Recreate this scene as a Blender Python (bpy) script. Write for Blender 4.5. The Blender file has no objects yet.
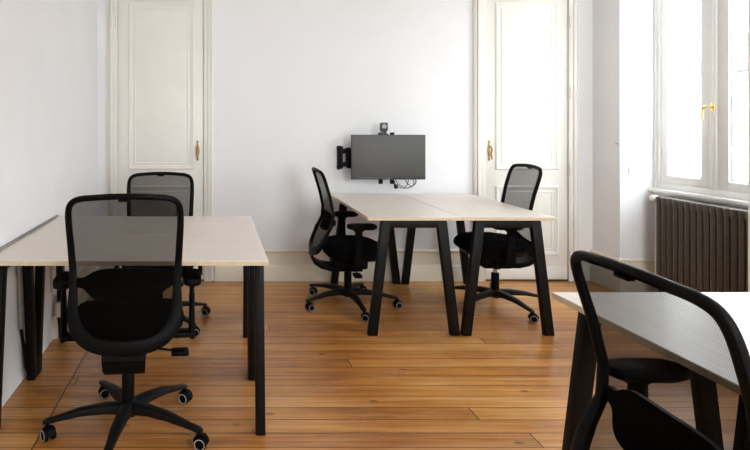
import bpy, bmesh, math, random
from mathutils import Vector, Matrix
random.seed(7)
SC = bpy.context.scene
COL = SC.collection
PI = math.pi

# ------------------------------------------------------------------ camera
CAM_H = 1.318
F_PX, CX, CY = 570.0, 215.0, 124.0
cam_d = bpy.data.cameras.new('camera')
cam = bpy.data.objects.new('camera', cam_d); COL.objects.link(cam)
cam.location = (0, 0, CAM_H)
cam.rotation_euler = (math.radians(90), 0, 0)
cam_d.sensor_width = 36
cam_d.lens = 36 * F_PX / 750
cam_d.shift_x = (375 - CX) / 750
cam_d.shift_y = (CY - 225) / 750
cam_d.clip_start = 0.05
SC.camera = cam

# ------------------------------------------------------------------ world, light, exposure
world = bpy.data.worlds.new('sky'); SC.world = world
world.use_nodes = True
wn = world.node_tree.nodes; wl = world.node_tree.links
wn.clear()
w_out = wn.new('ShaderNodeOutputWorld'); w_bg = wn.new('ShaderNodeBackground')
w_tc = wn.new('ShaderNodeTexCoord'); w_sep = wn.new('ShaderNodeSeparateXYZ'); w_cr = wn.new('ShaderNodeValToRGB')
wl.new(w_tc.outputs['Generated'], w_sep.inputs[0]); wl.new(w_sep.outputs['Z'], w_cr.inputs[0])
w_cr.color_ramp.elements[0].position = 0.0; w_cr.color_ramp.elements[0].color = (0.97, 0.98, 0.985, 1)
w_cr.color_ramp.elements[1].position = 0.7; w_cr.color_ramp.elements[1].color = (0.86, 0.93, 1.0, 1)
wl.new(w_cr.outputs[0], w_bg.inputs[0]); w_bg.inputs[1].default_value = 8.0
wl.new(w_bg.outputs[0], w_out.inputs[0])

YF_IN = -1.25
WIN_X = 3.455
WIN_NICHES = [(3.40, 4.476), (1.25, 2.33)]     # right wall: one visible tall window, plus an unseen one added for light
WIN_Z0, WIN_Z1 = 0.82, 2.75
def area_light(name, loc, rot, sx, sy, energy=1.0, color=(1, 1, 1), portal=False):
    d = bpy.data.lights.new(name, 'AREA'); d.shape = 'RECTANGLE'; d.size = sx; d.size_y = sy
    d.energy = energy; d.color = color
    d.cycles.is_portal = portal
    o = bpy.data.objects.new(name, d); COL.objects.link(o); o.location = loc; o.rotation_euler = rot
    return o
for (a, b) in WIN_NICHES:
    area_light('window_daylight', (WIN_X + 0.16, (a + b) / 2, (WIN_Z0 + WIN_Z1) / 2), (0, PI / 2, 0), WIN_Z1 - WIN_Z0, b - a, portal=True)
# unseen window behind the camera, added and sized for even frontal light
REAR_WIN = (1.0, 2.5, 0.90, 2.72)
area_light('rear_fill_portal', ((REAR_WIN[0] + REAR_WIN[1]) / 2, YF_IN - .08, (REAR_WIN[2] + REAR_WIN[3]) / 2), (PI / 2, 0, 0), REAR_WIN[1] - REAR_WIN[0], REAR_WIN[3] - REAR_WIN[2], portal=True)

vs = SC.view_settings
vs.view_transform = 'Standard'; vs.look = 'None'; vs.gamma = 1; vs.use_curve_mapping = False
vs.exposure = 1.33
SC.cycles.max_bounces = 10; SC.cycles.diffuse_bounces = 6; SC.cycles.transparent_max_bounces = 16
SC.cycles.sample_clamp_indirect = 20
SC.cycles.use_denoising = True

# ------------------------------------------------------------------ materials
def mat(name, color, rough=0.5, metallic=0.0, spec=0.5, noise=0.0, nscale=20, bump=0.0, bscale=200, coat=0.0):
    m = bpy.data.materials.new(name); m.use_nodes = True
    nt = m.node_tree; b = nt.nodes['Principled BSDF']
    b.inputs['Base Color'].default_value = (*color, 1); b.inputs['Roughness'].default_value = rough
    b.inputs['Metallic'].default_value = metallic; b.inputs['Specular IOR Level'].default_value = spec
    b.inputs['Coat Weight'].default_value = coat
    tc = nt.nodes.new('ShaderNodeTexCoord')
    if noise:
        n = nt.nodes.new('ShaderNodeTexNoise'); n.inputs['Scale'].default_value = nscale; n.inputs['Detail'].default_value = 4
        nt.links.new(tc.outputs['Object'], n.inputs['Vector'])
        r = nt.nodes.new('ShaderNodeValToRGB')
        r.color_ramp.elements[0].position = .3; r.color_ramp.elements[1].position = .7
        r.color_ramp.elements[0].color = (*[c * (1 - noise) for c in color], 1)
        r.color_ramp.elements[1].color = (*[min(1, c * (1 + noise)) for c in color], 1)
        nt.links.new(n.outputs['Fac'], r.inputs[0]); nt.links.new(r.outputs[0], b.inputs['Base Color'])
    if bump:
        n2 = nt.nodes.new('ShaderNodeTexNoise'); n2.inputs['Scale'].default_value = bscale; n2.inputs['Detail'].default_value = 3
        nt.links.new(tc.outputs['Object'], n2.inputs['Vector'])
        bp = nt.nodes.new('ShaderNodeBump'); bp.inputs['Strength'].default_value = bump; bp.inputs['Distance'].default_value = 0.002
        nt.links.new(n2.outputs['Fac'], bp.inputs['Height']); nt.links.new(bp.outputs[0], b.inputs['Normal'])
    return m

M = {}
M['wall'] = mat('white_wall_paint', (0.80, 0.797, 0.807), 0.75, noise=0.015, nscale=3, bump=0.15, bscale=60)
M['ceiling'] = mat('ceiling_paint', (0.82, 0.82, 0.81), 0.8)
M['trim'] = mat('cream_gloss_paint', (0.80, 0.778, 0.722), 0.35, noise=0.02, nscale=4)
M['base'] = mat('baseboard_paint', (0.74, 0.68, 0.55), 0.4, noise=0.03, nscale=5)
M['win_paint'] = mat('window_frame_paint', (0.82, 0.81, 0.78), 0.3)
M['metal'] = mat('black_powder_coat', (0.0055, 0.0045, 0.004), 0.5, spec=0.16, bump=0.1, bscale=500)
M['plastic'] = mat('black_plastic', (0.0032, 0.003, 0.0028), 0.5, spec=0.08, bump=0.1, bscale=600)
M['base_plastic'] = mat('black_nylon', (0.006, 0.0058, 0.0055), 0.45, spec=0.2)
M['fabric'] = mat('black_seat_fabric', (0.0035, 0.0035, 0.0035), 0.95, spec=0.04, bump=0.6, bscale=900)
M['ring'] = mat('grey_caster_rim', (0.42, 0.42, 0.42), 0.4)
M['chrome'] = mat('chrome', (0.7, 0.7, 0.7), 0.2, metallic=1)
M['brass'] = mat('brass', (0.36, 0.25, 0.10), 0.35, metallic=1, noise=0.15, nscale=60)
M['brass_bright'] = mat('polished_brass', (0.80, 0.60, 0.25), 0.22, metallic=1)
M['screen'] = mat('dark_screen_glass', (0.050, 0.047, 0.042), 0.55, spec=0.8)
M['bezel'] = mat('monitor_bezel', (0.02, 0.02, 0.02), 0.4)
M['rad'] = mat('dark_bronze_radiator_paint', (0.085, 0.068, 0.055), 0.32, metallic=0.35, noise=0.08, nscale=30)
M['white_plastic'] = mat('white_plastic', (0.80, 0.80, 0.79), 0.35)
M['grey_cable'] = mat('grey_cable_sleeve', (0.25, 0.23, 0.22), 0.6)
M['stone'] = mat('pale_facade_stone', (0.27, 0.265, 0.26), 0.9, noise=0.06, nscale=1.5)
M['slate'] = mat('pale_slate_roof', (0.055, 0.057, 0.062), 0.8, noise=0.06, nscale=3)
M['zinc'] = mat('zinc', (0.05, 0.05, 0.053), 0.7)
M['street'] = mat('street_paving', (0.25, 0.25, 0.25), 0.9)
M['gap'] = mat('dark_gap', (0.05, 0.045, 0.035), 0.9)

def desk_mat():
    m = mat('pale_wood_laminate', (0.70, 0.61, 0.53), 0.34, spec=0.5)
    nt = m.node_tree; b = nt.nodes['Principled BSDF']
    tc = nt.nodes.new('ShaderNodeTexCoord'); mp = nt.nodes.new('ShaderNodeMapping'); n = nt.nodes.new('ShaderNodeTexNoise')
    mp.inputs['Scale'].default_value = (26, 2.0, 26)
    n.inputs['Scale'].default_value = 2.0; n.inputs['Detail'].default_value = 6
    nt.links.new(tc.outputs['Object'], mp.inputs[0]); nt.links.new(mp.outputs[0], n.inputs['Vector'])
    r = nt.nodes.new('ShaderNodeValToRGB')
    r.color_ramp.elements[0].position = .3; r.color_ramp.elements[1].position = .75
    r.color_ramp.elements[0].color = (0.655, 0.572, 0.505, 1); r.color_ramp.elements[1].color = (0.735, 0.66, 0.598, 1)
    nt.links.new(n.outputs['Fac'], r.inputs[0]); nt.links.new(r.outputs[0], b.inputs['Base Color'])
    return m
M['desk'] = desk_mat()
M['desk_edge'] = mat('plywood_edge', (0.62, 0.49, 0.33), 0.5, noise=0.08, nscale=40)

def mesh_mat():
    m = bpy.data.materials.new('black_mesh_fabric'); m.use_nodes = True
    nt = m.node_tree; nt.nodes.clear(); N = nt.nodes.new; L = nt.links.new
    out = N('ShaderNodeOutputMaterial'); mix = N('ShaderNodeMixShader'); tr = N('ShaderNodeBsdfTransparent')
    df = N('ShaderNodeBsdfPrincipled'); df.inputs['Base Color'].default_value = (0.004, 0.003, 0.0025, 1); df.inputs['Roughness'].default_value = 0.8
    df.inputs['Specular IOR Level'].default_value = 0.0
    tc = N('ShaderNodeTexCoord'); sep = N('ShaderNodeSeparateXYZ'); L(tc.outputs['Object'], sep.inputs[0])
    def mth(op, a, b=None):
        n = N('ShaderNodeMath'); n.operation = op
        for i, v in enumerate((a, b)):
            if v is None: continue
            if isinstance(v, (int, float)): n.inputs[i].default_value = v
            else: L(v, n.inputs[i])
        return n.outputs[0]
    u = mth('MULTIPLY', mth('ADD', sep.outputs['X'], sep.outputs['Z']), 2 * PI / 0.0062)
    v = mth('MULTIPLY', mth('SUBTRACT', sep.outputs['X'], sep.outputs['Z']), 2 * PI / 0.0062)
    s = mth('MULTIPLY', mth('SINE', u), mth('SINE', v))
    a = mth('ADD', mth('MULTIPLY', s, 0.17), 0.72)
    L(a, mix.inputs[0]); L(tr.outputs[0], mix.inputs[1]); L(df.outputs[0], mix.inputs[2]); L(mix.outputs[0], out.inputs[0])
    return m
M['mesh'] = mesh_mat()

def glass_mat():
    m = bpy.data.materials.new('window_glass'); m.use_nodes = True
    nt = m.node_tree; nt.nodes.clear(); N = nt.nodes.new; L = nt.links.new
    out = N('ShaderNodeOutputMaterial'); mix = N('ShaderNodeMixShader'); tr = N('ShaderNodeBsdfTransparent'); gl = N('ShaderNodeBsdfGlossy')
    gl.inputs['Roughness'].default_value = 0.02; tr.inputs[0].default_value = (0.96, 0.98, 0.98, 1)
    mix.inputs[0].default_value = 0.04
    L(tr.outputs[0], mix.inputs[1]); L(gl.outputs[0], mix.inputs[2]); L(mix.outputs[0], out.inputs[0])
    return m
M['glass'] = glass_mat()

def floor_mat():
    m = bpy.data.materials.new('varnished_pine_planks'); m.use_nodes = True
    nt = m.node_tree; N = nt.nodes.new; L = nt.links.new
    b = nt.nodes['Principled BSDF']
    geo = N('ShaderNodeNewGeometry'); sep = N('ShaderNodeSeparateXYZ'); L(geo.outputs['Position'], sep.inputs[0])
    def mth(op, a, b_=None, c=None):
        n = N('ShaderNodeMath'); n.operation = op
        for i, v in enumerate((a, b_, c)):
            if v is None: continue
            if isinstance(v, (int, float)): n.inputs[i].default_value = v
            else: L(v, n.inputs[i])
        return n.outputs[0]
    X, Y = sep.outputs['X'], sep.outputs['Y']
    W = 0.110
    yw = mth('DIVIDE', mth('ADD', Y, 10), W)
    row = mth('FLOOR', yw); fy = mth('FRACT', yw)
    wn1 = N('ShaderNodeTexWhiteNoise'); wn1.noise_dimensions = '1D'; L(row, wn1.inputs['W'])
    left = mth('LESS_THAN', X, -0.742)                      # boards end on one straight joint near the left wall
    LEN = 7.4
    xl = mth('DIVIDE', mth('ADD', mth('ADD', X, 20), mth('MULTIPLY', wn1.outputs['Value'], LEN)), LEN)
    seg = mth('FLOOR', xl); fx = mth('FRACT', xl)
    seg2 = mth('ADD', seg, mth('MULTIPLY', left, 37))
    cmb = N('ShaderNodeCombineXYZ'); L(row, cmb.inputs[0]); L(seg2, cmb.inputs[1])
    wn2 = N('ShaderNodeTexWhiteNoise'); wn2.noise_dimensions = '2D'; L(cmb.outputs[0], wn2.inputs['Vector'])
    rnd = wn2.outputs['Value']
    # grain
    gv = N('ShaderNodeCombineXYZ'); L(mth('ADD', mth('MULTIPLY', X, 1.6), mth('MULTIPLY', rnd, 37)), gv.inputs[0]); L(mth('MULTIPLY', Y, 34), gv.inputs[1]); L(mth('MULTIPLY', rnd, 11), gv.inputs[2])
    g = N('ShaderNodeTexNoise'); g.inputs['Scale'].default_value = 1.0; g.inputs['Detail'].default_value = 8; g.inputs['Roughness'].default_value = .6; g.inputs['Distortion'].default_value = .6
    L(gv.outputs[0], g.inputs['Vector'])
    big = N('ShaderNodeTexNoise'); big.inputs['Scale'].default_value = 1.1; big.inputs['Detail'].default_value = 4; L(geo.outputs['Position'], big.inputs['Vector'])
    t = mth('ADD', mth('ADD', mth('MULTIPLY', rnd, 0.16), mth('ADD', mth('MULTIPLY', g.outputs['Fac'], 0.66), 0.09)), mth('MULTIPLY', mth('SUBTRACT', big.outputs['Fac'], 0.26), 0.62))
    cr = N('ShaderNodeValToRGB'); L(t, cr.inputs[0])
    e = cr.color_ramp.elements
    e[0].position = .34; e[0].color = (0.155, 0.045, 0.010, 1)
    e[1].position = .86; e[1].color = (0.62, 0.33, 0.11, 1)
    k = e.new(.52); k.color = (0.31, 0.108, 0.020, 1)
    k = e.new(.68); k.color = (0.49, 0.205, 0.045, 1)
    # worn greyish streaks
    wv = N('ShaderNodeCombineXYZ'); L(mth('MULTIPLY', X, 2.2), wv.inputs[0]); L(mth('MULTIPLY', Y, 7), wv.inputs[1])
    wr = N('ShaderNodeTexNoise'); wr.inputs['Scale'].default_value = 1.7; wr.inputs['Detail'].default_value = 7; wr.inputs['Roughness'].default_value = .7; L(wv.outputs[0], wr.inputs['Vector'])
    wf = N('ShaderNodeMapRange'); L(wr.outputs['Fac'], wf.inputs['Value']); wf.inputs['From Min'].default_value = .52; wf.inputs['From Max'].default_value = .72; wf.inputs['To Max'].default_value = .55
    mx = N('ShaderNodeMix'); mx.data_type = 'RGBA'; L(wf.outputs[0], mx.inputs['Factor']); L(cr.outputs[0], mx.inputs['A']); mx.inputs['B'].default_value = (0.47, 0.29, 0.16, 1)
    # knots
    kv = N('ShaderNodeCombineXYZ'); L(mth('MULTIPLY', X, 1.5), kv.inputs[0]); L(mth('MULTIPLY', Y, 2.6), kv.inputs[1])
    vo = N('ShaderNodeTexVoronoi'); vo.inputs['Scale'].default_value = 2.3; L(kv.outputs[0], vo.inputs['Vector'])
    kf = N('ShaderNodeMapRange'); L(vo.outputs['Distance'], kf.inputs['Value']); kf.inputs['From Min'].default_value = .04; kf.inputs['From Max'].default_value = .11; kf.inputs['To Min'].default_value = .75; kf.inputs['To Max'].default_value = 0
    mx2 = N('ShaderNodeMix'); mx2.data_type = 'RGBA'; L(kf.outputs[0], mx2.inputs['Factor']); L(mx.outputs['Result'], mx2.inputs['A']); mx2.inputs['B'].default_value = (0.10, 0.035, 0.012, 1)
    # joints
    def edge(fr, half):
        return mth('MAXIMUM', mth('LESS_THAN', fr, half), mth('GREATER_THAN', fr, 1 - half))
    jy = edge(fy, 0.024); jx = edge(fx, 0.0004)
    jl = mth('LESS_THAN', mth('ABSOLUTE', mth('ADD', X, 0.742)), 0.0035)
    j = mth('MAXIMUM', mth('MAXIMUM', jy, jx), jl)
    mx3 = N('ShaderNodeMix'); mx3.data_type = 'RGBA'; L(mth('MULTIPLY', j, 0.96), mx3.inputs['Factor']); L(mx2.outputs['Result'], mx3.inputs['A']); mx3.inputs['B'].default_value = (0.055, 0.020, 0.008, 1)
    L(mx3.outputs['Result'], b.inputs['Base Color'])
    b.inputs['Roughness'].default_value = .30; b.inputs['Specular IOR Level'].default_value = .5
    bp = N('ShaderNodeBump'); bp.inputs['Strength'].default_value = .35; bp.inputs['Distance'].default_value = .004
    L(mth('ADD', mth('MULTIPLY', g.outputs['Fac'], .25), mth('MULTIPLY', j, -1.0)), bp.inputs['Height']); L(bp.outputs[0], b.inputs['Normal'])
    return m
M['floor'] = floor_mat()

# ------------------------------------------------------------------ mesh helpers
class MB:
    def __init__(s): s.bm = bmesh.new()
    def _merge(s, b2, mi=0):
        for f in b2.faces: f.material_index = mi
        me = bpy.data.meshes.new('t'); b2.to_mesh(me); b2.free(); s.bm.from_mesh(me); bpy.data.meshes.remove(me)
        return s
    def box(s, x0, x1, y0, y1, z0, z1, bev=0, mi=0, seg=2, mtx=None):
        b = bmesh.new(); bmesh.ops.create_cube(b, size=1)
        for v in b.verts:
            v.co = Vector((x0 + (v.co.x + .5) * (x1 - x0), y0 + (v.co.y + .5) * (y1 - y0), z0 + (v.co.z + .5) * (z1 - z0)))
        if bev: bmesh.ops.bevel(b, geom=b.edges[:], offset=bev, segments=seg, profile=.5, affect='EDGES')
        if mtx is not None: bmesh.ops.transform(b, matrix=mtx, verts=b.verts)
        return s._merge(b, mi)
    def hexa(s, bot, top, bev=0, mi=0):      # bot/top: 4 points each, counter-clockwise
        b = bmesh.new(); vb = [b.verts.new(p) for p in bot]; vt = [b.verts.new(p) for p in top]
        b.faces.new(vb[::-1]); b.faces.new(vt)
        for i in range(4): b.faces.new((vb[i], vb[(i + 1) % 4], vt[(i + 1) % 4], vt[i]))
        bmesh.ops.recalc_face_normals(b, faces=b.faces)
        if bev: bmesh.ops.bevel(b, geom=b.edges[:], offset=bev, segments=2, profile=.5, affect='EDGES')
        return s._merge(b, mi)
    def loft(s, rings, mi=0, closed=False, cap=True):
        b = bmesh.new(); R = [[b.verts.new(p) for p in r] for r in rings]
        n = len(rings[0]); m = len(R)
        for i in range(m if closed else m - 1):
            A, B = R[i], R[(i + 1) % m]
            for k in range(n): b.faces.new((A[k], A[(k + 1) % n], B[(k + 1) % n], B[k]))
        if cap and not closed: b.faces.new(R[0][::-1]); b.faces.new(R[-1])
        bmesh.ops.recalc_face_normals(b, faces=b.faces)
        return s._merge(b, mi)
    def tube(s, pts, r, n=10, mi=0, closed=False):
        pts = [Vector(p) for p in pts]; rings = []
        N = len(pts); up = None
        for i, p in enumerate(pts):
            a = pts[(i - 1) % N] if closed or i else p; c = pts[(i + 1) % N] if closed or i < N - 1 else p
            t = (c - a).normalized()
            if up is None:
                up = Vector((0, 0, 1)) if abs(t.z) < .9 else Vector((0, 1, 0))
            s1 = t.cross(up).normalized(); u2 = s1.cross(t).normalized(); up = u2
            rr = r[i] if isinstance(r, (list, tuple)) else r
            rings.append([p + (s1 * math.cos(2 * PI * k / n) + u2 * math.sin(2 * PI * k / n)) * rr for k in range(n)])
        return s.loft(rings, mi, closed)
    def lathe(s, prof, n=24, mi=0, mtx=None):     # prof: [(r, z)] around local z
        b = bmesh.new(); rings = []
        for r, z in prof:
            rings.append([b.verts.new((r * math.cos(2 * PI * k / n), r * math.sin(2 * PI * k / n), z)) for k in range(n)])
        for A, B in zip(rings, rings[1:]):
            for k in range(n): b.faces.new((A[k], A[(k + 1) % n], B[(k + 1) % n], B[k]))
        b.faces.new(rings[0][::-1]); b.faces.new(rings[-1])
        bmesh.ops.recalc_face_normals(b, faces=b.faces)
        if mtx is not None: bmesh.ops.transform(b, matrix=mtx, verts=b.verts)
        return s._merge(b, mi)
    def grid(s, rows, thick=0, mi=0):
        b = bmesh.new(); R = [[b.verts.new(p) for p in r] for r in rows]
        for A, B in zip(R, R[1:]):
            for k in range(len(A) - 1): b.faces.new((A[k], A[k + 1], B[k + 1], B[k]))
        bmesh.ops.recalc_face_normals(b, faces=b.faces)
        if thick:
            bmesh.ops.solidify(b, geom=b.faces[:], thickness=thick)
        return s._merge(b, mi)
    def build(s, name, mats, parent=None, flat=False, angle=38):
        me = bpy.data.meshes.new(name)
        s.bm.to_mesh(me); s.bm.free()
        if not isinstance(mats, (list, tuple)): mats = [mats]
        for m in mats: me.materials.append(m)
        if not flat:
            me.polygons.foreach_set('use_smooth', [True] * len(me.polygons)); me.set_sharp_from_angle(angle=math.radians(angle))
        o = bpy.data.objects.new(name, me); COL.objects.link(o)
        if parent: o.parent = parent
        return o
def interp(tab, x):
    if x <= tab[0][0]: return tab[0][1]
    for (a, va), (b, vb) in zip(tab, tab[1:]):
        if x <= b: return va + (vb - va) * (x - a) / (b - a)
    return tab[-1][1]
def catmull(pts, n=6):
    P = [Vector(p) for p in pts]; out = []
    for i in range(len(P) - 1):
        p0 = P[max(i - 1, 0)]; p1 = P[i]; p2 = P[i + 1]; p3 = P[min(i + 2, len(P) - 1)]
        for k in range(n):
            t = k / n
            out.append(.5 * ((2 * p1) + (p2 - p0) * t + (2 * p0 - 5 * p1 + 4 * p2 - p3) * t * t + (3 * p1 - p0 - 3 * p2 + p3) * t ** 3))
    out.append(P[-1]); return out
def tag(o, label=None, cat=None, group=None, kind=None):
    if label: o['label'] = label
    if cat: o['category'] = cat
    if group: o['group'] = group
    if kind: o['kind'] = kind
    return o
def empty(name, loc, rz=0, label=None, cat=None, group=None):
    o = bpy.data.objects.new(name, None); COL.objects.link(o); o.location = loc; o.rotation_euler = (0, 0, rz)
    o.empty_display_size = .1
    return tag(o, label, cat, group)
def struct(mb, name, m, flat=True):
    o = mb.build(name, m, flat=flat); o['kind'] = 'structure'; return o
def copy_tree(o, parent=None):
    c = o.copy(); COL.objects.link(c)
    if parent: c.parent = parent
    for ch in sorted((x for x in bpy.data.objects if x.parent == o), key=lambda q: q.name): copy_tree(ch, c)
    return c

# ------------------------------------------------------------------ the room
XL, XR, YB, YF, ZC = -0.99, 3.18, 4.80, -1.25, 2.95
XO = 3.60            # outer face of the right wall
struct(MB().box(XL - .2, XO, YF - .2, YB + .2, -.1, 0), 'floor', M['floor'])
struct(MB().box(XL - .2, XO, YF - .2, YB + .2, ZC, ZC + .1), 'ceiling', M['ceiling'])
struct(MB().box(XL - .2, XL, YF - .2, YB + .2, 0, ZC), 'wall_left', M['wall'])
struct(MB().box(XL, XO, YB, YB + .2, 0, ZC), 'wall_back', M['wall'])
f = MB(); a, b_, c, d = REAR_WIN
f.box(XL, a, YF - .1, YF, 0, ZC).box(b_, XO, YF - .1, YF, 0, ZC).box(a, b_, YF - .1, YF, 0, c).box(a, b_, YF - .1, YF, d, ZC)
struct(f, 'wall_front', M['wall'])
f = MB()
(n1a, n1b), (n2a, n2b) = WIN_NICHES
f.box(XR, XO, n1b, YB, 0, ZC).box(XR, XO, n2b, n1a, 0, ZC).box(XR, XO, YF, n2a, 0, ZC)
for a, b_ in WIN_NICHES:
    f.box(WIN_X + .045, XO, a, b_, 0, WIN_Z0 - .02).box(XR, XO, a, b_, WIN_Z1, ZC)
struct(f, 'wall_right', M['wall'])

def baseboard(name, p0, p1, nrm):
    """moulded board between two floor points, nrm points into the room; two steps and a cap bead"""
    prof = [(0, 0), (.026, 0), (.026, .118), (.022, .128), (.016, .136), (.014, .15), (.014, .235), (.020, .243), (.022, .25), (.019, .257), (.010, .262), (0, .262)]
    p0 = Vector((*p0, 0)); p1 = Vector((*p1, 0)); n = Vector((*nrm, 0))
    m = MB(); m.loft([[p + n * a + Vector((0, 0, z)) for a, z in prof] for p in (p0, p1)])
    o = m.build(name, M['base'], angle=25); o['kind'] = 'structure'; return o
baseboard('baseboard_back', (0.0, YB), (2.165, YB), (0, -1))
baseboard('baseboard_left', (XL, 3.50), (XL, YB - .001), (1, 0))
baseboard('baseboard_right', (XR, n1b), (XR, YB - .001), (-1, 0))
baseboard('baseboard_niche', (XR - .02, n1b), (WIN_X + .04, n1b), (0, -1))
baseboard('baseboard_right_pier', (XR, n2b), (XR, n1a), (-1, 0))

# ---- doors in the back wall
def mould_rect(m, x0, x1, z0, z1, y, w=.022, h=.012, mi=0):
    """raised picture-frame moulding around a panel, mitred, facing -y"""
    def rect(i, dy): return [(x0 + i, y - dy, z0 + i), (x1 - i, y - dy, z0 + i), (x1 - i, y - dy, z1 - i), (x0 + i, y - dy, z1 - i)]
    steps = [(0, 0), (0, h * .5), (w * .2, h), (w * .5, h * .9), (w * .62, h * .45), (w * .9, h * .35), (w, 0)]
    b = bmesh.new(); R = [[b.verts.new(p) for p in rect(i, dy)] for i, dy in steps]
    for A, B in zip(R, R[1:]):
        for k in range(4): b.faces.new((A[k], A[(k + 1) % 4], B[(k + 1) % 4], B[k]))
    bmesh.ops.recalc_face_normals(b, faces=b.faces)
    m._merge(b, mi)
def make_door(name, x0, x1, handle_x, hinge_x, wl_, wr_):
    """leaf x0..x1; casing widths wl_ and wr_"""
    ZT = 2.56; yf = YB - .012
    root = MB().box(x0 + .003, x1 - .003, yf, YB - .001, .012, ZT, .002).build(name, M['trim'])
    root['kind'] = 'structure'
    for sgn, xe, w in ((-1, x0, wl_), (1, x1, wr_)):
        c = MB()
        def bx(a, b, d):
            lo, hi = sorted((xe + sgn * a, xe + sgn * b)); c.box(lo, hi, YB - d, YB - .0005, 0, ZT + (w if b > .02 else .02), .003)
        bx(.0, w * .42, .030); bx(w * .42, w * .72, .040); bx(w * .72, w, .024); bx(w * .80, w * .90, .032)
        c.build('door_casing', M['trim'], root)
    c = MB().box(x0, x1, YB - .036, YB - .0005, ZT + .003, ZT + .10, .004); c.build('door_head', M['trim'], root)
    gp = MB().box(x0, x1, yf + .004, YB - .0005, 0, .0115); gp.build('threshold_gap', M['gap'], root)
    p = MB(); px0, px1 = x0 + .090, x1 - .080
    mould_rect(p, px0, px1, .935, 2.34, yf, .034); mould_rect(p, px0 + .05, px1 - .05, .985, 2.29, yf, .012, .005)
    p.build('upper_panel_moulding', M['trim'], root, angle=20)
    p = MB(); mould_rect(p, px0, px1, .215, .80, yf, .034); mould_rect(p, px0 + .05, px1 - .05, .265, .75, yf, .012, .005)
    p.build('lower_panel_moulding', M['trim'], root, angle=20)
    p = MB().box(x0 + .01, x1 - .01, yf - .006, yf, .015, .12, .003); p.build('kick_rail', M['trim'], root)
    for hz in (2.17, 1.57, .93, .20):
        h = MB().tube([(hinge_x, yf - .030, hz - .045), (hinge_x, yf - .030, hz + .045)], .0085, 10)
        h.lathe([(.002, hz + .045), (.008, hz + .048), (.006, hz + .056), (.001, hz + .06)], 10, mtx=Matrix.Translation((hinge_x, yf - .030, 0)))
        h.build('hinge', M['trim'], root)
    # ornate brass handle: long plate with swellings and a curved lever grip
    hz = 1.095
    h = MB()
    prof = [(0, -.085), (.006, -.083), (.010, -.072), (.005, -.060), (.009, -.045), (.014, -.020), (.016, 0), (.014, .020), (.009, .045), (.005, .060), (.010, .072), (.006, .083), (0, .085)]
    rings = []
    for w, z in prof:
        w = max(w, .0008)
        rings.append([(handle_x + w * math.cos(t), yf - .003 - .006 * (math.sin(t) + .2), hz + z) for t in [2 * PI * k / 12 for k in range(12)]])
    h.loft(rings)
    hp = h.build('handle_plate', M['brass'], root)
    g = MB().tube(catmull([(handle_x, yf - .006, hz + .03), (handle_x, yf - .035, hz + .035), (handle_x + .004, yf - .046, hz + .01), (handle_x - .004, yf - .046, hz - .03), (handle_x + .006, yf - .042, hz - .07)], 5), .0065, 10)
    g.build('handle_grip', M['brass'], hp)
    return root
make_door('door_1', -.817, -.093, -.145, -.822, .085, .075)
make_door('door_2', 2.265, 2.964, 2.302, 2.968, .095, .085)

# ---- windows (right wall); each faces -x
def make_window(name, y0, y1):
    z0, z1 = WIN_Z0, WIN_Z1
    X = WIN_X; ym = (y0 + y1) / 2 + .012
    root = MB()
    root.box(X, X + .045, y1 - .055, y1 - .001, z0, z1 - .001, .004).box(X, X + .045, y0 + .001, y0 + .055, z0, z1 - .001, .004)
    root.box(X, X + .045, y0 + .05, y1 - .05, z0, z0 + .045, .004).box(X, X + .045, y0 + .05, y1 - .05, z1 - .05, z1 - .001, .004)
    root.box(X - .012, X + .02, y1 - .022, y1 - .001, z0, z1 - .001, .004).box(X - .012, X + .02, y0 + .001, y0 + .022, z0, z1 - .001, .004)
    root = root.build(name, M['win_paint']); root['kind'] = 'structure'
    for (a, b) in ((y0 + .055, ym - .004), (ym + .004, y1 - .055)):
        w = .062; wm = .108; xs = X + .004; wa = wm if abs(a - ym) < .01 else w; wb = wm if abs(b - ym) < .01 else w
        s = MB()
        s.box(xs, xs + .05, a, a + wa, z0 + .045, z1 - .05, .005).box(xs, xs + .05, b - wb, b, z0 + .045, z1 - .05, .005)
        s.box(xs, xs + .05, a + wa - .006, b - wb + .006, z0 + .045, z0 + .045 + w, .005).box(xs, xs + .05, a + wa - .006, b - wb + .006, z1 - .05 - w, z1 - .05, .005)
        # inner bead round the pane
        g0, g1, gz0, gz1 = a + wa, b - wb, z0 + .045 + w, z1 - .05 - w
        for q in ((g0 - .001, g0 + .012, gz0, gz1), (g1 - .012, g1 + .001, gz0, gz1), (g0, g1, gz0 - .001, gz0 + .012), (g0, g1, gz1 - .012, gz1 + .001)):
            s.box(xs + .018, xs + .034, q[0], q[1], q[2], q[3], .003)
        sash = s.build('sash', M['win_paint'], root)
        MB().box(xs + .023, xs + .028, g0, g1, gz0, gz1).build('pane', M['glass'], sash, flat=True)
    bt = MB().box(X - .014, X + .006, ym - .030, ym + .018, z0 + .04, z1 - .04, .005).box(X - .020, X, ym - .014, ym + .004, z0 + .04, z1 - .04, .003)
    bt.build('centre_batten', M['win_paint'], root)
    h = MB(); hy, hz, hx = ym - .020, 1.435, X - .020
    h.box(hx - .006, hx, hy - .014, hy + .014, hz - .032, hz + .032, .003)
    h.tube([(hx - .004, hy, hz), (hx - .040, hy, hz)], .009, 12)
    h.tube(catmull([(hx - .040, hy - .006, hz), (hx - .043, hy + .015, hz + .002), (hx - .045, hy + .028, hz - .008), (hx - .045, hy + .034, hz - .03), (hx - .045, hy + .034, hz - .085)], 5), .0095, 10)
    h.build('espagnolette_handle', M['brass_bright'], root)
    for hz in (z0 + .25, z1 - .3):
        MB().tube([(X - .006, y1 - .058, hz), (X - .006, y1 - .058, hz + .08)], .007, 10).build('hinge', M['win_paint'], root)
    return root
make_window('window_1', n1a, n1b)
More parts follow.
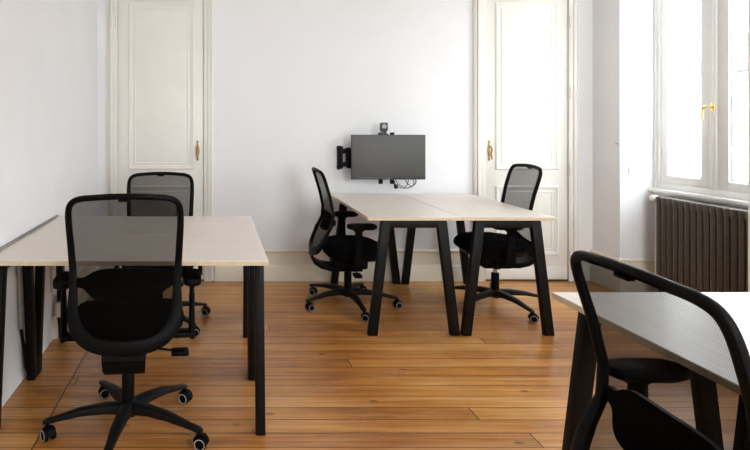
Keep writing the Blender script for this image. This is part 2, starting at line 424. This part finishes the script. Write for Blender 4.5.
make_window('unseen_near_window', n2a, n2b)  # out of view, added for the daylight it lets in
# unseen casement behind the camera, added to fill from the front
a, b_, c, d = REAR_WIN
r3 = MB()
for q in ((a, a + .06, c, d), (b_ - .06, b_, c, d), ((a + b_) / 2 - .04, (a + b_) / 2 + .04, c, d), (a, b_, c, c + .06), (a, b_, d - .06, d)):
    r3.box(q[0], q[1], YF - .07, YF - .02, q[2], q[3], .004)
r3 = r3.build('unseen_rear_window', M['win_paint']); r3['kind'] = 'structure'
MB().box(a + .05, b_ - .05, YF - .048, YF - .042, c + .05, d - .05).build('pane', M['glass'], r3, flat=True)
k = 2
for (a, b_) in WIN_NICHES:
    m = MB().box(WIN_X - .055, WIN_X + .05, a + .001, b_ - .001, WIN_Z0 - .028, WIN_Z0 - .001, .006).box(WIN_X - .02, WIN_X + .05, a + .001, b_ - .001, WIN_Z0 - .07, WIN_Z0 - .026, .004)
    struct(m, 'trim_%d' % k, M['win_paint'], flat=False); k += 1

# ---- light switch on the niche jamb
sw = empty('light_switch', (XR + .095, n1b, .965), 0, 'white square light switch on the white wall left of the window', 'light switch')
MB().box(-.032, .032, -.009, -.0005, -.032, .032, .003).build('plate', M['white_plastic'], sw)
MB().box(-.012, .022, -.0125, -.0085, -.004, .004, .0015).build('rocker', M['grey_cable'], sw)
tag(MB().tube([(XR - .002, 4.50, 1.165), (XR - .016, 4.50, 1.166)], .005, 8).build('nail', M['grey_cable']), 'small grey nail in the corner edge of the white wall above the switch', 'nail')

# ---- radiator under the window
rad = empty('radiator', (3.375, 4.298, 0), 0, 'dark bronze column radiator under the window in the wall niche', 'radiator')
pitch = .052; nsec = 16; zt = .775; zb = .12
for i in range(nsec):
    y = -pitch * (i + .5); s = MB()
    for cx in (-.045, 0, .045):
        pts = [(cx, y, zb + .03), (cx, y, zt - .03)]
        rings = []
        for z in (zb + .02, zt - .02):
            rings.append([(cx + .019 * math.cos(t), y + .0215 * math.sin(t), z) for t in [2 * PI * q / 12 for q in range(12)]])
        s.loft(rings)
    for z in (zb, zt - .06):
        s.box(-.062, .062, y - .0235, y + .0235, z, z + .06, .011, seg=3)
    s.tube([(0, y - pitch / 2 - .001, zb + .03), (0, y + pitch / 2 + .001, zb + .03)], .016, 10)
    s.tube([(0, y - pitch / 2 - .001, zt - .03), (0, y + pitch / 2 + .001, zt - .03)], .016, 10)
    s.build('section', M['rad'], rad)
for yy in (-.03, -pitch * nsec + .03):
    MB().box(-.05, .05, yy - .012, yy + .012, 0, zb + .01, .004).build('foot', M['rad'], rad)
v = MB().tube([(0, .0, zt - .022), (0, .055, zt - .022)], .012, 12).lathe([(.014, 0), (.022, .006), (.024, .03), (.021, .05), (.012, .056)], 16, mtx=Matrix.Translation((0, .045, zt - .022)) @ Matrix.Rotation(-PI / 2, 4, 'Y'))
v.build('thermostat_valve', M['white_plastic'], rad)['label'] = 'white round thermostat valve'
MB().tube(catmull([(0, .05, zt - .03), (0, .06, zt - .10), (0, .062, .3), (0, .062, 0)], 6), .008, 8).build('pipe', M['white_plastic'], rad)

# ------------------------------------------------------------------ desks
DW, DL, DH = .582, 1.20, .74
def make_desk():
    root = empty('desk', (0, 0, 0))
    t = MB(); t.box(-DW / 2, DW / 2, 0, DL, DH - .0205, DH - .0025, .0012, mi=1, seg=1)
    t.box(-DW / 2 + .0006, DW / 2 - .0006, .0006, DL - .0006, DH - .0035, DH, .0012, mi=0, seg=1)
    t.build('tabletop', [M['desk'], M['desk_edge']], root)
    zt = DH - .0205
    for yc in (.012, DL - .048):
        y0, y1 = yc, yc + .04
        for s in (-1, 1):
            o = DW / 2 - .004; i = .085; w = .058
            bot = [(s * o, y0, 0), (s * (o - w), y0, 0), (s * (o - w), y1, 0), (s * o, y1, 0)]
            z = zt - .003
            top = [(s * (o - i), y0, z), (s * (o - i - w), y0, z), (s * (o - i - w), y1, z), (s * (o - i), y1, z)]
            MB().hexa(bot, top, .003).build('leg', M['metal'], root)
        xo = DW / 2 - .004 - .085 - .02
        MB().box(-xo, xo, y0 + .001, y1 - .001, zt - .048, zt - .0005, .003).build('crossbar', M['metal'], root)
    for s in (-1, 1):
        MB().box(s * .13 - .015, s * .13 + .015, .07, DL - .07, zt - .030, zt - .0005, .002).build('rail', M['metal'], root)
    return root
desk0 = make_desk()
LX1 = .226
G_L, G_M, G_R = 'pair of desks against the left wall', 'pair of desks in the middle by the back wall', 'pair of desks at the near right corner'
desks = [
    ((.949 + DW / 2, 3.53, 0), 0, 'pale wood desk with black A-legs directly below the wall monitor, beside the side-view chair', G_M),
    ((.949 + DW * 1.5 + .003, 3.53, 0), 0, 'pale wood desk with black A-legs in front of the right door, beside the left-facing chair', G_M),
    ((LX1, 2.405 + DW / 2, 0), PI / 2, 'pale wood desk at the left wall, nearer the camera, behind the foreground chair', G_L),
    ((LX1, 2.405 + DW * 1.5 + .003, 0), PI / 2, 'pale wood desk at the left wall, farther from the camera, nearer the cream door', G_L),
    ((1.158 + DW / 2, .76, 0), 0, 'pale desk at the bottom right corner, the one directly beside the large foreground chair', G_R),
    ((1.158 + DW * 1.5 + .003, .76, 0), 0, 'pale desk at the bottom right corner, farther right, nearer the radiator', G_R)]
for i, (loc, rz, lab, grp) in enumerate(desks):
    o = desk0 if i == 0 else copy_tree(desk0)
    o.location = loc; o.rotation_euler = (0, 0, rz); tag(o, lab, 'desk', grp)

# ------------------------------------------------------------------ chairs (local: front = +y, origin on the floor under the column)
BACK_Y = [(z, y + .06) for z, y in [(.28, -.10), (.31, -.225), (.36, -.295), (.40, -.312), (.44, -.312), (.52, -.280), (.59, -.248), (.66, -.212), (.74, -.205), (.85, -.228), (.95, -.258), (1.03, -.285)]]
FRAME = [(0, 1.030), (.06, 1.029), (.12, 1.025), (.170, 1.020), (.203, 1.005), (.218, .974), (.220, .91), (.216, .82), (.212, .74), (.208, .66), (.206, .60), (.201, .555), (.184, .513), (.153, .480), (.11, .460), (.06, .450), (0, .447)]
SIZE = [(.44, .031), (.50, .030), (.57, .023), (.68, .0155), (.95, .0135), (1.02, .012)]   # half width of the frame bar by height
def sag(x, z):   # extra backward hollow of the mesh between the side rails
    return -.030 * max(0, 1 - (x / .215) ** 2) * min(1, max(0, (z - .42) / .15))
def back_pt(x, z, off=0): return Vector((x, interp(BACK_Y, z) + sag(x, z) + off, z))
def make_chair():
    R = empty('office_chair', (0, 0, 0))
    # seat cushion: superellipse rings
    s = MB(); rings = []
    for (k, z) in ((.0, .447), (.90, .447), (.985, .455), (1.0, .472), (.985, .490), (.93, .502), (.80, .508), (.5, .506), (.02, .503)):
        ring = []
        for q in range(40):
            t = 2 * PI * q / 40; c, n = math.cos(t), math.sin(t)
            x = .240 * k * math.copysign(abs(c) ** .72, c); y = .232 * k * math.copysign(abs(n) ** .72, n)
            zz = z - (.030 * (y / .232) ** 3 if y > 0 and z > .46 else 0) + .008 * (x / .24) ** 2 * (z > .46)
            ring.append((x * (1 - .05 * (y < -.1)), y + .035, zz))
        rings.append(ring)
    s.loft(rings[1:]); s.build('seat', M['fabric'], R)
    p = MB(); rings = []
    for (k, z) in ((.55, .385), (.80, .40), (.93, .428), (.95, .450)):
        rings.append([(.235 * k * math.copysign(abs(math.cos(t)) ** .75, math.cos(t)), .035 + .227 * k * math.copysign(abs(math.sin(t)) ** .65, math.sin(t)), z) for t in [2 * PI * q / 32 for q in range(32)]])
    p.loft(rings); p.build('seat_shell', M['plastic'], R)
    # back frame loop
    half = catmull([(x, 0, z) for x, z in FRAME], 4)
    loop = [Vector((v.x, 0, v.z)) for v in half] + [Vector((-v.x, 0, v.z)) for v in half[-2:0:-1]]
    loop = [Vector((v.x, interp(BACK_Y, v.z), v.z)) for v in loop]
    loop = [v + Vector((0, -.014 * max(0, 1 - (v.x / .2) ** 2), 0)) for v in loop]
    b = MB(); rings = []; n = len(loop)
    for i, v in enumerate(loop):
        t = (loop[(i + 1) % n] - loop[i - 1]).normalized()
        ny = Vector((0, 1, 0)); ny = (ny - t * ny.dot(t)).normalized(); side = t.cross(ny)
        hw = interp(SIZE, v.z); ht = .011 + (.003 if v.z < .6 else 0)
        ring = []
        for q in range(12):
            a = 2 * PI * q / 12; c, s_ = math.cos(a), math.sin(a)
            ring.append(v + side * hw * math.copysign(abs(c) ** .75, c) + ny * ht * math.copysign(abs(s_) ** .75, s_))
        rings.append(ring)
    b.loft(rings, closed=True)
    fr = b.build('backrest_frame', M['plastic'], R)
    MB().box(-.022, .022, -.250, -.230, 1.009, 1.022, .004).build('top_tab', M['plastic'], fr)
    # mesh panel
    rows = []; zs = [1.024, 1.01, 1.0, .985, .965, .93, .88, .82, .76, .70, .64, .59, .54, .50, .480, .465]
    def hw_at(z):
        best = 0
        for u, v in zip(half, half[1:]):
            if min(u.z, v.z) <= z <= max(u.z, v.z) and abs(u.z - v.z) > 1e-9:
                best = max(best, u.x + (v.x - u.x) * (z - u.z) / (v.z - u.z))
        return best
    for z in zs:
        w = hw_at(z)
        rows.append([back_pt(w * q / 8, z) for q in range(-8, 9)])
    MB().grid(rows).build('mesh_panel', M['mesh'], R)['label'] = 'see-through black mesh'
    # lumbar support: winged pad
    top = [(-.205, .690), (-.17, .693), (-.135, .713), (-.09, .727), (0, .730), (.09, .727), (.135, .713), (.17, .693), (.205, .690)]
    bot = [(-.205, .655), (-.17, .650), (-.135, .622), (-.09, .607), (0, .603), (.09, .607), (.135, .622), (.17, .650), (.205, .655)]
    top = catmull([(x, 0, z) for x, z in top], 3); bot = catmull([(x, 0, z) for x, z in bot], 3)
    rows = []
    for q in range(6):
        rows.append([back_pt(t.x, t.z + (u.z - t.z) * q / 5, .016) for t, u in zip(top, bot)])
    MB().grid(rows, .012).build('lumbar_support', M['plastic'], R)
    # spine bracket from back frame down to the mechanism
    rings = []
    for (y, z, w, h) in ((-.264, .460, .084, .012), (-.274, .415, .084, .012), (-.256, .370, .082, .013), (-.205, .338, .078, .014), (-.14, .324, .074, .018), (-.07, .328, .070, .022)):
        rings.append([(w, y, z - h), (w, y + h * .7, z + h), (-w, y + h * .7, z + h), (-w, y, z - h)])
    m = MB(); m.loft(rings); m.build('back_bracket', M['plastic'], R, angle=25)
    m = MB().box(-.080, .080, -.12, .13, .318, .392, .018, seg=3).box(-.055, .055, -.10, .10, .295, .335, .014, seg=3); m.build('tilt_mechanism', M['plastic'], R)
    l = MB().tube([(.07, .03, .338), (.20, .02, .322)], .006, 8).box(.185, .262, -.01, .045, .305, .328, .007, seg=2); l.build('lever', M['plastic'], R)
    l = MB().tube([(-.07, .05, .345), (-.13, .05, .335)], .006, 8).box(-.165, -.12, .03, .075, .318, .34, .007, seg=2); l.build('lever', M['plastic'], R)
    c = MB().lathe([(.027, .085), (.027, .235), (.024, .245)], 20); c.build('gas_column', M['plastic'], R)
    MB().lathe([(.014, .24), (.014, .29)], 16).build('piston', M['chrome'], R)['label'] = 'chrome piston'
    # arms
    for s in (-1, 1):
        a = MB()
        a.box(*sorted((s * .12, s * .285)), -.02, .05, .388, .412, .008)
        rings = []
        for z, w, d in ((.385, .015, .036), (.42, .015, .034), (.50, .013, .028), (.57, .013, .025)):
            rings.append([(s * .275 + w * math.cos(t), .015 + d * math.sin(t), z) for t in [2 * PI * q / 14 for q in range(14)]])
        a.loft(rings); ar = a.build('armrest', M['plastic'], R)
        pd = MB(); rings = []
        for k, z in ((.80, .618), (.97, .626), (1, .640), (.96, .650), (.80, .655)):
            rings.append([(s * .275 + .042 * k * math.copysign(abs(math.cos(t)) ** .6, math.cos(t)), .036 + .102 * k * math.copysign(abs(math.sin(t)) ** .6, math.sin(t)), z) for t in [2 * PI * q / 28 for q in range(28)]])
        pd.loft(rings)
        pd.loft([[(s * .275 + w * math.cos(t), .015 + d * math.sin(t), z) for t in [2 * PI * q / 14 for q in range(14)]] for z, w, d in ((.50, .011, .026), (.60, .011, .026), (.622, .026, .055))])
        pd.build('arm_pad', M['plastic'], ar)
    # star base
    st = MB().lathe([(.030, .066), (.040, .072), (.043, .118), (.034, .126), (.028, .128)], 24)
    for k in range(5):
        a = 2 * PI * k / 5; ca, sa = math.cos(a), math.sin(a); rings = []
        for r, zc, w, h in ((.025, .100, .029, .026), (.10, .106, .027, .021), (.20, .100, .023, .016), (.29, .083, .017, .011), (.340, .074, .017, .010), (.353, .070, .011, .006)):
            ring = []
            for q in range(10):
                t = 2 * PI * q / 10; x = w * math.copysign(abs(math.cos(t)) ** .6, math.cos(t)); z = h * math.copysign(abs(math.sin(t)) ** .6, math.sin(t))
                ring.append((r * ca - x * sa, r * sa + x * ca, zc + z))
            rings.append(ring)
        st.loft(rings)
    st.build('star_base', M['base_plastic'], R)
    for k in range(5):
        cst = MB().tube([(0, 0, .045), (0, 0, .072)], .007, 8)
        rings = []
        for q in range(9):
            t = PI * (.02 + .96 * q / 8)
            rings.append([(x, -.012 + r * math.cos(t), .028 + r * math.sin(t)) for x, r in ((-.012, .027), (-.012, .0325), (.012, .0325), (.012, .027))])
        cst.loft(rings)
        cst = cst.build('caster', M['plastic'], R)
        for s in (-1, 1):
            mt = Matrix.Translation((s * .017, -.012, .027)) @ Matrix.Rotation(s * PI / 2, 4, 'Y')
            w = MB().lathe([(.022, -.009), (.0265, -.007), (.027, .004), (.0255, .008), (.021, .0095)], 22, 0, mt)
            w.lathe([(.0215, .0075), (.0225, .0105), (.0195, .0112), (.0185, .0080)], 22, 1, mt)
            w.lathe([(.012, .0075), (.014, .010), (.006, .0115), (.001, .0115)], 16, 0, mt)
            w.build('caster_wheel', [M['plastic'], M['ring']], cst)
    return R
chair0 = make_chair()
def kids(o, stem_): return sorted((c for c in bpy.data.objects if c.parent == o and c.name.split('.')[0] == stem_), key=lambda q: q.name)
# x, y, facing angle (deg, world), one star-leg angle (deg, world), pad lift, caster swivels, label
CH = [
    (-.374, 2.455, 95, 48, .0, .006, 'black mesh swivel chair seen from behind at the front left desk', (60, 100, 40, 60, 75)),
    (-.373, 3.78, -88, 27, .0, -.06, 'black mesh swivel chair behind the left desks, in front of the cream left door', (70, 80, 95, 60, 100)),
    (.967, 4.15, -1, -85, .025, -.042, 'black mesh swivel chair in side view left of the middle desks, facing right', (70, 100, 85, 60, 110)),
    (2.025, 4.12, 177, -76, .0, -.012, 'black mesh swivel chair facing left, right of the middle desks by the right door', (70, 110, 85, 60, 100)),
    (1.108, 1.205, -1, 30, .062, -.02, 'large black mesh swivel chair cut by the frame at the bottom right', (70, 100, 85, 60, 110)),
]
CG = 'black mesh office chairs at the desks'
for i, (x, y, face, leg, lift, drop, lab, swv) in enumerate(CH):
    o = chair0 if i == 0 else copy_tree(chair0)
    o.location = (x, y, 0); o.rotation_euler = (0, 0, math.radians(face - 90)); tag(o, lab, 'office chair', CG)
    la = math.radians(leg - (face - 90))
    kids(o, 'star_base')[0].rotation_euler = (0, 0, la)
    for k, c in enumerate(kids(o, 'caster')):
        a = la + 2 * PI * k / 5
        c.location = (.335 * math.cos(a), .335 * math.sin(a), 0)
        c.rotation_euler = (0, 0, math.radians(swv[k]) - math.radians(face - 90))
    if drop:                     # gas column set lower
        for c in [q for q in bpy.data.objects if q.parent == o and q.name.split('.')[0] not in ('star_base', 'caster', 'gas_column')]: c.location.z = drop
    if lift:
        for ar in kids(o, 'armrest'):
            if i == 4: ar.location.y = -.03
            for p in kids(ar, 'arm_pad'): p.location.z = lift

# ------------------------------------------------------------------ monitor on its wall arm
YM = 4.60
def px(u, v, y): return ((u - CX) * y / F_PX, y, CAM_H - (v - CY) * y / F_PX)
x0, _, zt = px(351.4, 134.8, YM); x1, _, zb = px(425.6, 179.6, YM)
mon = empty('monitor', ((x0 + x1) / 2, YM, zb), 0, 'flat dark grey monitor mounted on the back wall above the middle desks', 'monitor')
w = (x1 - x0) / 2; h = zt - zb
MB().box(-w, w, 0, .018, 0, h, .004).box(-w * .55, w * .55, .015, .045, .06, h * .72, .012, seg=3).build('case', M['bezel'], mon)
MB().box(-w + .005, w - .005, -.0015, .002, .024, h - .005, .0008).build('screen', M['screen'], mon)
MB().box(-w + .002, w - .002, -.003, .002, .001, .0215, .001).build('lower_bezel', M['bezel'], mon)
MB().box(-.012, .012, -.0036, -.0025, .009, .014).build('badge', M['grey_cable'], mon)

arm = empty('monitor_wall_arm', (px(343, 158, 4.72)[0], YB, px(343, 158, 4.72)[2]), 0, 'black folding wall arm holding the monitor, showing at its left side', 'wall bracket')
ax = px(341, 0, 4.78)[0] - arm.location.x
MB().box(ax - .030, ax + .018, -.016, -.0005, -.095, .095, .003).box(ax - .034, ax - .008, -.030, -.010, .060, .098, .005).box(ax - .034, ax - .008, -.030, -.010, -.098, -.060, .005).build('wall_plate', M['metal'], arm)
for z in (.055, -.055):
    MB().box(ax - .01, ax + .235, -.045, -.022, z - .020, z + .020, .006).build('arm_link', M['metal'], arm)
MB().tube([(ax + .225, -.035, -.08), (ax + .225, -.035, .08)], .017, 14).tube([(ax - .018, -.03, -.10), (ax - .018, -.03, .10)], .012, 12).build('pivot', M['metal'], arm)
MB().box(ax + .050, ax + .235, -.085, -.060, -.030, .030, .006).box(ax + .035, ax + .07, -.09, -.03, -.085, .085, .006).build('arm_link', M['metal'], arm)
MB().box(ax + .225, ax + .42, -.150, -.138, -.10, .10, .004).tube([(ax + .225, -.035, 0), (ax + .30, -.145, 0)], .016, 10).build('mount_plate', M['metal'], arm)
for u in (381, 392.6):                       # two vertical mounting rails seen above and below the screen
    xx = px(u, 0, 4.63)[0] - arm.location.x
    zz0 = px(0, 184, 4.63)[2] - arm.location.z; zz1 = px(0, 132.5, 4.63)[2] - arm.location.z
    MB().box(xx - .016, xx - .010, -.168, -.150, zz0, zz1, .001).box(xx + .010, xx + .016, -.168, -.150, zz0, zz1, .001).box(xx - .016, xx + .016, -.153, -.148, zz0, zz1, .001).box(xx - .016, xx + .016, -.168, -.148, zz0, zz0 + .004).box(xx - .016, xx + .016, -.168, -.148, zz1 - .004, zz1).build('mounting_rail', M['metal'], arm)

wc = empty('webcam', (px(384.2, 0, 4.6)[0], 4.612, zt), 0, 'small black webcam standing on top of the wall monitor', 'webcam')
b = MB().box(-.030, .030, -.014, .014, .030, .098, .004)
b.build('body', M['bezel'], wc)
MB().lathe([(.018, 0), (.018, .006), (.015, .008), (.014, .004), (.001, .004)], 20, mtx=Matrix.Translation((0, -.013, .068)) @ Matrix.Rotation(PI / 2, 4, 'X')).build('lens_ring', M['ring'], wc)
MB().box(-.022, .022, -.006, .016, .003, .034, .003).box(-.035, .035, -.016, .012, .0005, .010, .002).build('clip', M['bezel'], wc)

cab = MB()
def P(u, v, y=4.66): return px(u, v, y)
cab.tube(catmull([P(391, 178, 4.64), P(394, 184), P(402, 188), P(411, 187), P(416, 182), P(414, 176, 4.64)], 6), .004, 8)
cab.tube(catmull([P(395, 178, 4.65), P(398, 184, 4.67), P(405, 187, 4.68), P(408, 182, 4.67), P(409, 176, 4.65)], 6), .0034, 8)
cab.tube(catmull([P(404, 176, 4.65), P(407, 183, 4.67), P(412, 186.5, 4.68), P(414, 182, 4.67), P(411, 176, 4.65)], 6), .0034, 8)
tag(cab.build('monitor_cable', M['bezel']), 'thin black cables looping below the lower edge of the monitor', 'cable')
pl = MB(); c0 = Vector(P(396, 186.5, 4.62))
pl.lathe([(.002, -.020), (.012, -.018), (.018, -.008), (.018, .008), (.012, .018), (.002, .020)], 16, mtx=Matrix.Translation(c0))
pl.tube(catmull([c0 + Vector((0, 0, .015)), c0 + Vector((-.01, .0, .035)), Vector(P(393, 177, 4.628))], 4), .0035, 8)
tag(pl.build('cable_plug', M['bezel']), 'round black plug hanging on a short lead below the monitor', 'plug')

# ---- wall sockets and cables
so = empty('power_socket', (px(351.5, 0, YB)[0], YB, px(0, 232.5, YB)[2]), 0, 'pale square power socket on the back wall behind the left middle chair', 'power socket')
MB().box(-.045, .045, -.010, -.0005, -.045, .045, .004).lathe([(.022, 0), (.024, .004), (.021, .005), (.019, .001), (.001, .001)], 20, mtx=Matrix.Translation((0, -.010, 0)) @ Matrix.Rotation(PI / 2, 4, 'X')).build('plate', M['white_plastic'], so)
MB().tube([(-.008, -.0105, 0), (-.008, -.013, 0)], .003, 8).tube([(.008, -.0105, 0), (.008, -.013, 0)], .003, 8).build('pin_holes', M['bezel'], so)
xw = XL + .016
def W(u, v, dx=.0):        # a point on the left wall
    y = (xw + dx) * F_PX / (u - CX); return (xw + dx, y, CAM_H - (v - CY) * y / F_PX)
tag(MB().tube(catmull([W(18, 262), W(19.5, 285), W(20, 310), W(21, 328)], 5), .010, 10).build('wall_conduit', M['grey_cable']), 'grey cable conduit running down the left wall under the desk', 'cable conduit')
tag(MB().tube(catmull([W(21.3, 330), W(23, 340, .004), W(25, 352, .01), W(26, 366, .012), (xw + .02, W(26, 372)[1], .006)], 5), .0075, 10).build('floor_cable', M['plastic']), 'black cable hanging from the conduit end down to the floor at the left wall', 'cable')
tag(MB().tube(catmull([W(52.3, 262), W(52.8, 275), W(53.2, 293)], 5), .012, 10).box(XL + .028, XL + .060, W(54.5, 300)[1] - .02, W(54.5, 300)[1] + .02, .15, .235, .004).build('wall_pipe', M['base']), 'cream pipe stub and box by the end of the left baseboard', 'pipe')
tag(MB().box(XL + .001, XL + .013, 2.42, 3.56, DH + .002, DH + .012, .003).build('cable_strip', M['grey_cable']), 'thin grey strip along the left wall at the desk edge', 'cable strip')

# ------------------------------------------------------------------ outside
struct(MB().box(3.7, 60, -40, 60, -7.1, -7), 'ground_street', M['street'])
bd = empty('townhouse', (12.5, 14.1, -7), 0, 'pale stone townhouse with mansard roof seen through the right window pane', 'building')
MB().box(0, 9, -16, 0, 0, 9.7, .02).build('wall', M['stone'], bd)
MB().box(-.35, 9.3, -16.3, .35, 9.55, 9.9, .05).box(-.12, 9, -16, .12, 6.3, 6.5, .03).build('cornice', M['zinc'], bd)
m = MB().hexa([(0, -16, 9.9), (9, -16, 9.9), (9, 0, 9.9), (0, 0, 9.9)], [(1.2, -15, 11.8), (8, -15, 11.8), (8, -.7, 11.8), (1.2, -.7, 11.8)], .03)
m.build('roof', M['slate'], bd)
for yy in (-2.2, -5.4, -8.6, -11.8):
    d_ = MB().box(.05, 1.4, yy - .6, yy + .6, 9.9, 11.3, .03).hexa([(-.05, yy - .75, 11.3), (1.5, yy - .75, 11.3), (1.5, yy + .75, 11.3), (-.05, yy + .75, 11.3)], [(-.05, yy - .03, 11.75), (1.5, yy - .03, 11.75), (1.5, yy + .03, 11.75), (-.05, yy + .03, 11.75)])
    dm = d_.build('dormer', M['stone'], bd)
    for zz in (1.4, 4.2, 7.2):
        fr = MB().box(-.06, .02, yy - .75, yy + .75, zz - .1, zz + 1.9, .02).build('window', M['stone'], bd)
        MB().box(-.08, -.05, yy - .55, yy + .55, zz + .05, zz + 1.75).build('pane', M['zinc'], fr)
for yy in (-3.8, -10):
    MB().box(3, 4.4, yy - .4, yy + .4, 11.8, 13.2, .03).tube([(3.7, yy, 13.2), (3.7, yy, 13.6)], .14, 10).build('chimney', M['stone'], bd)
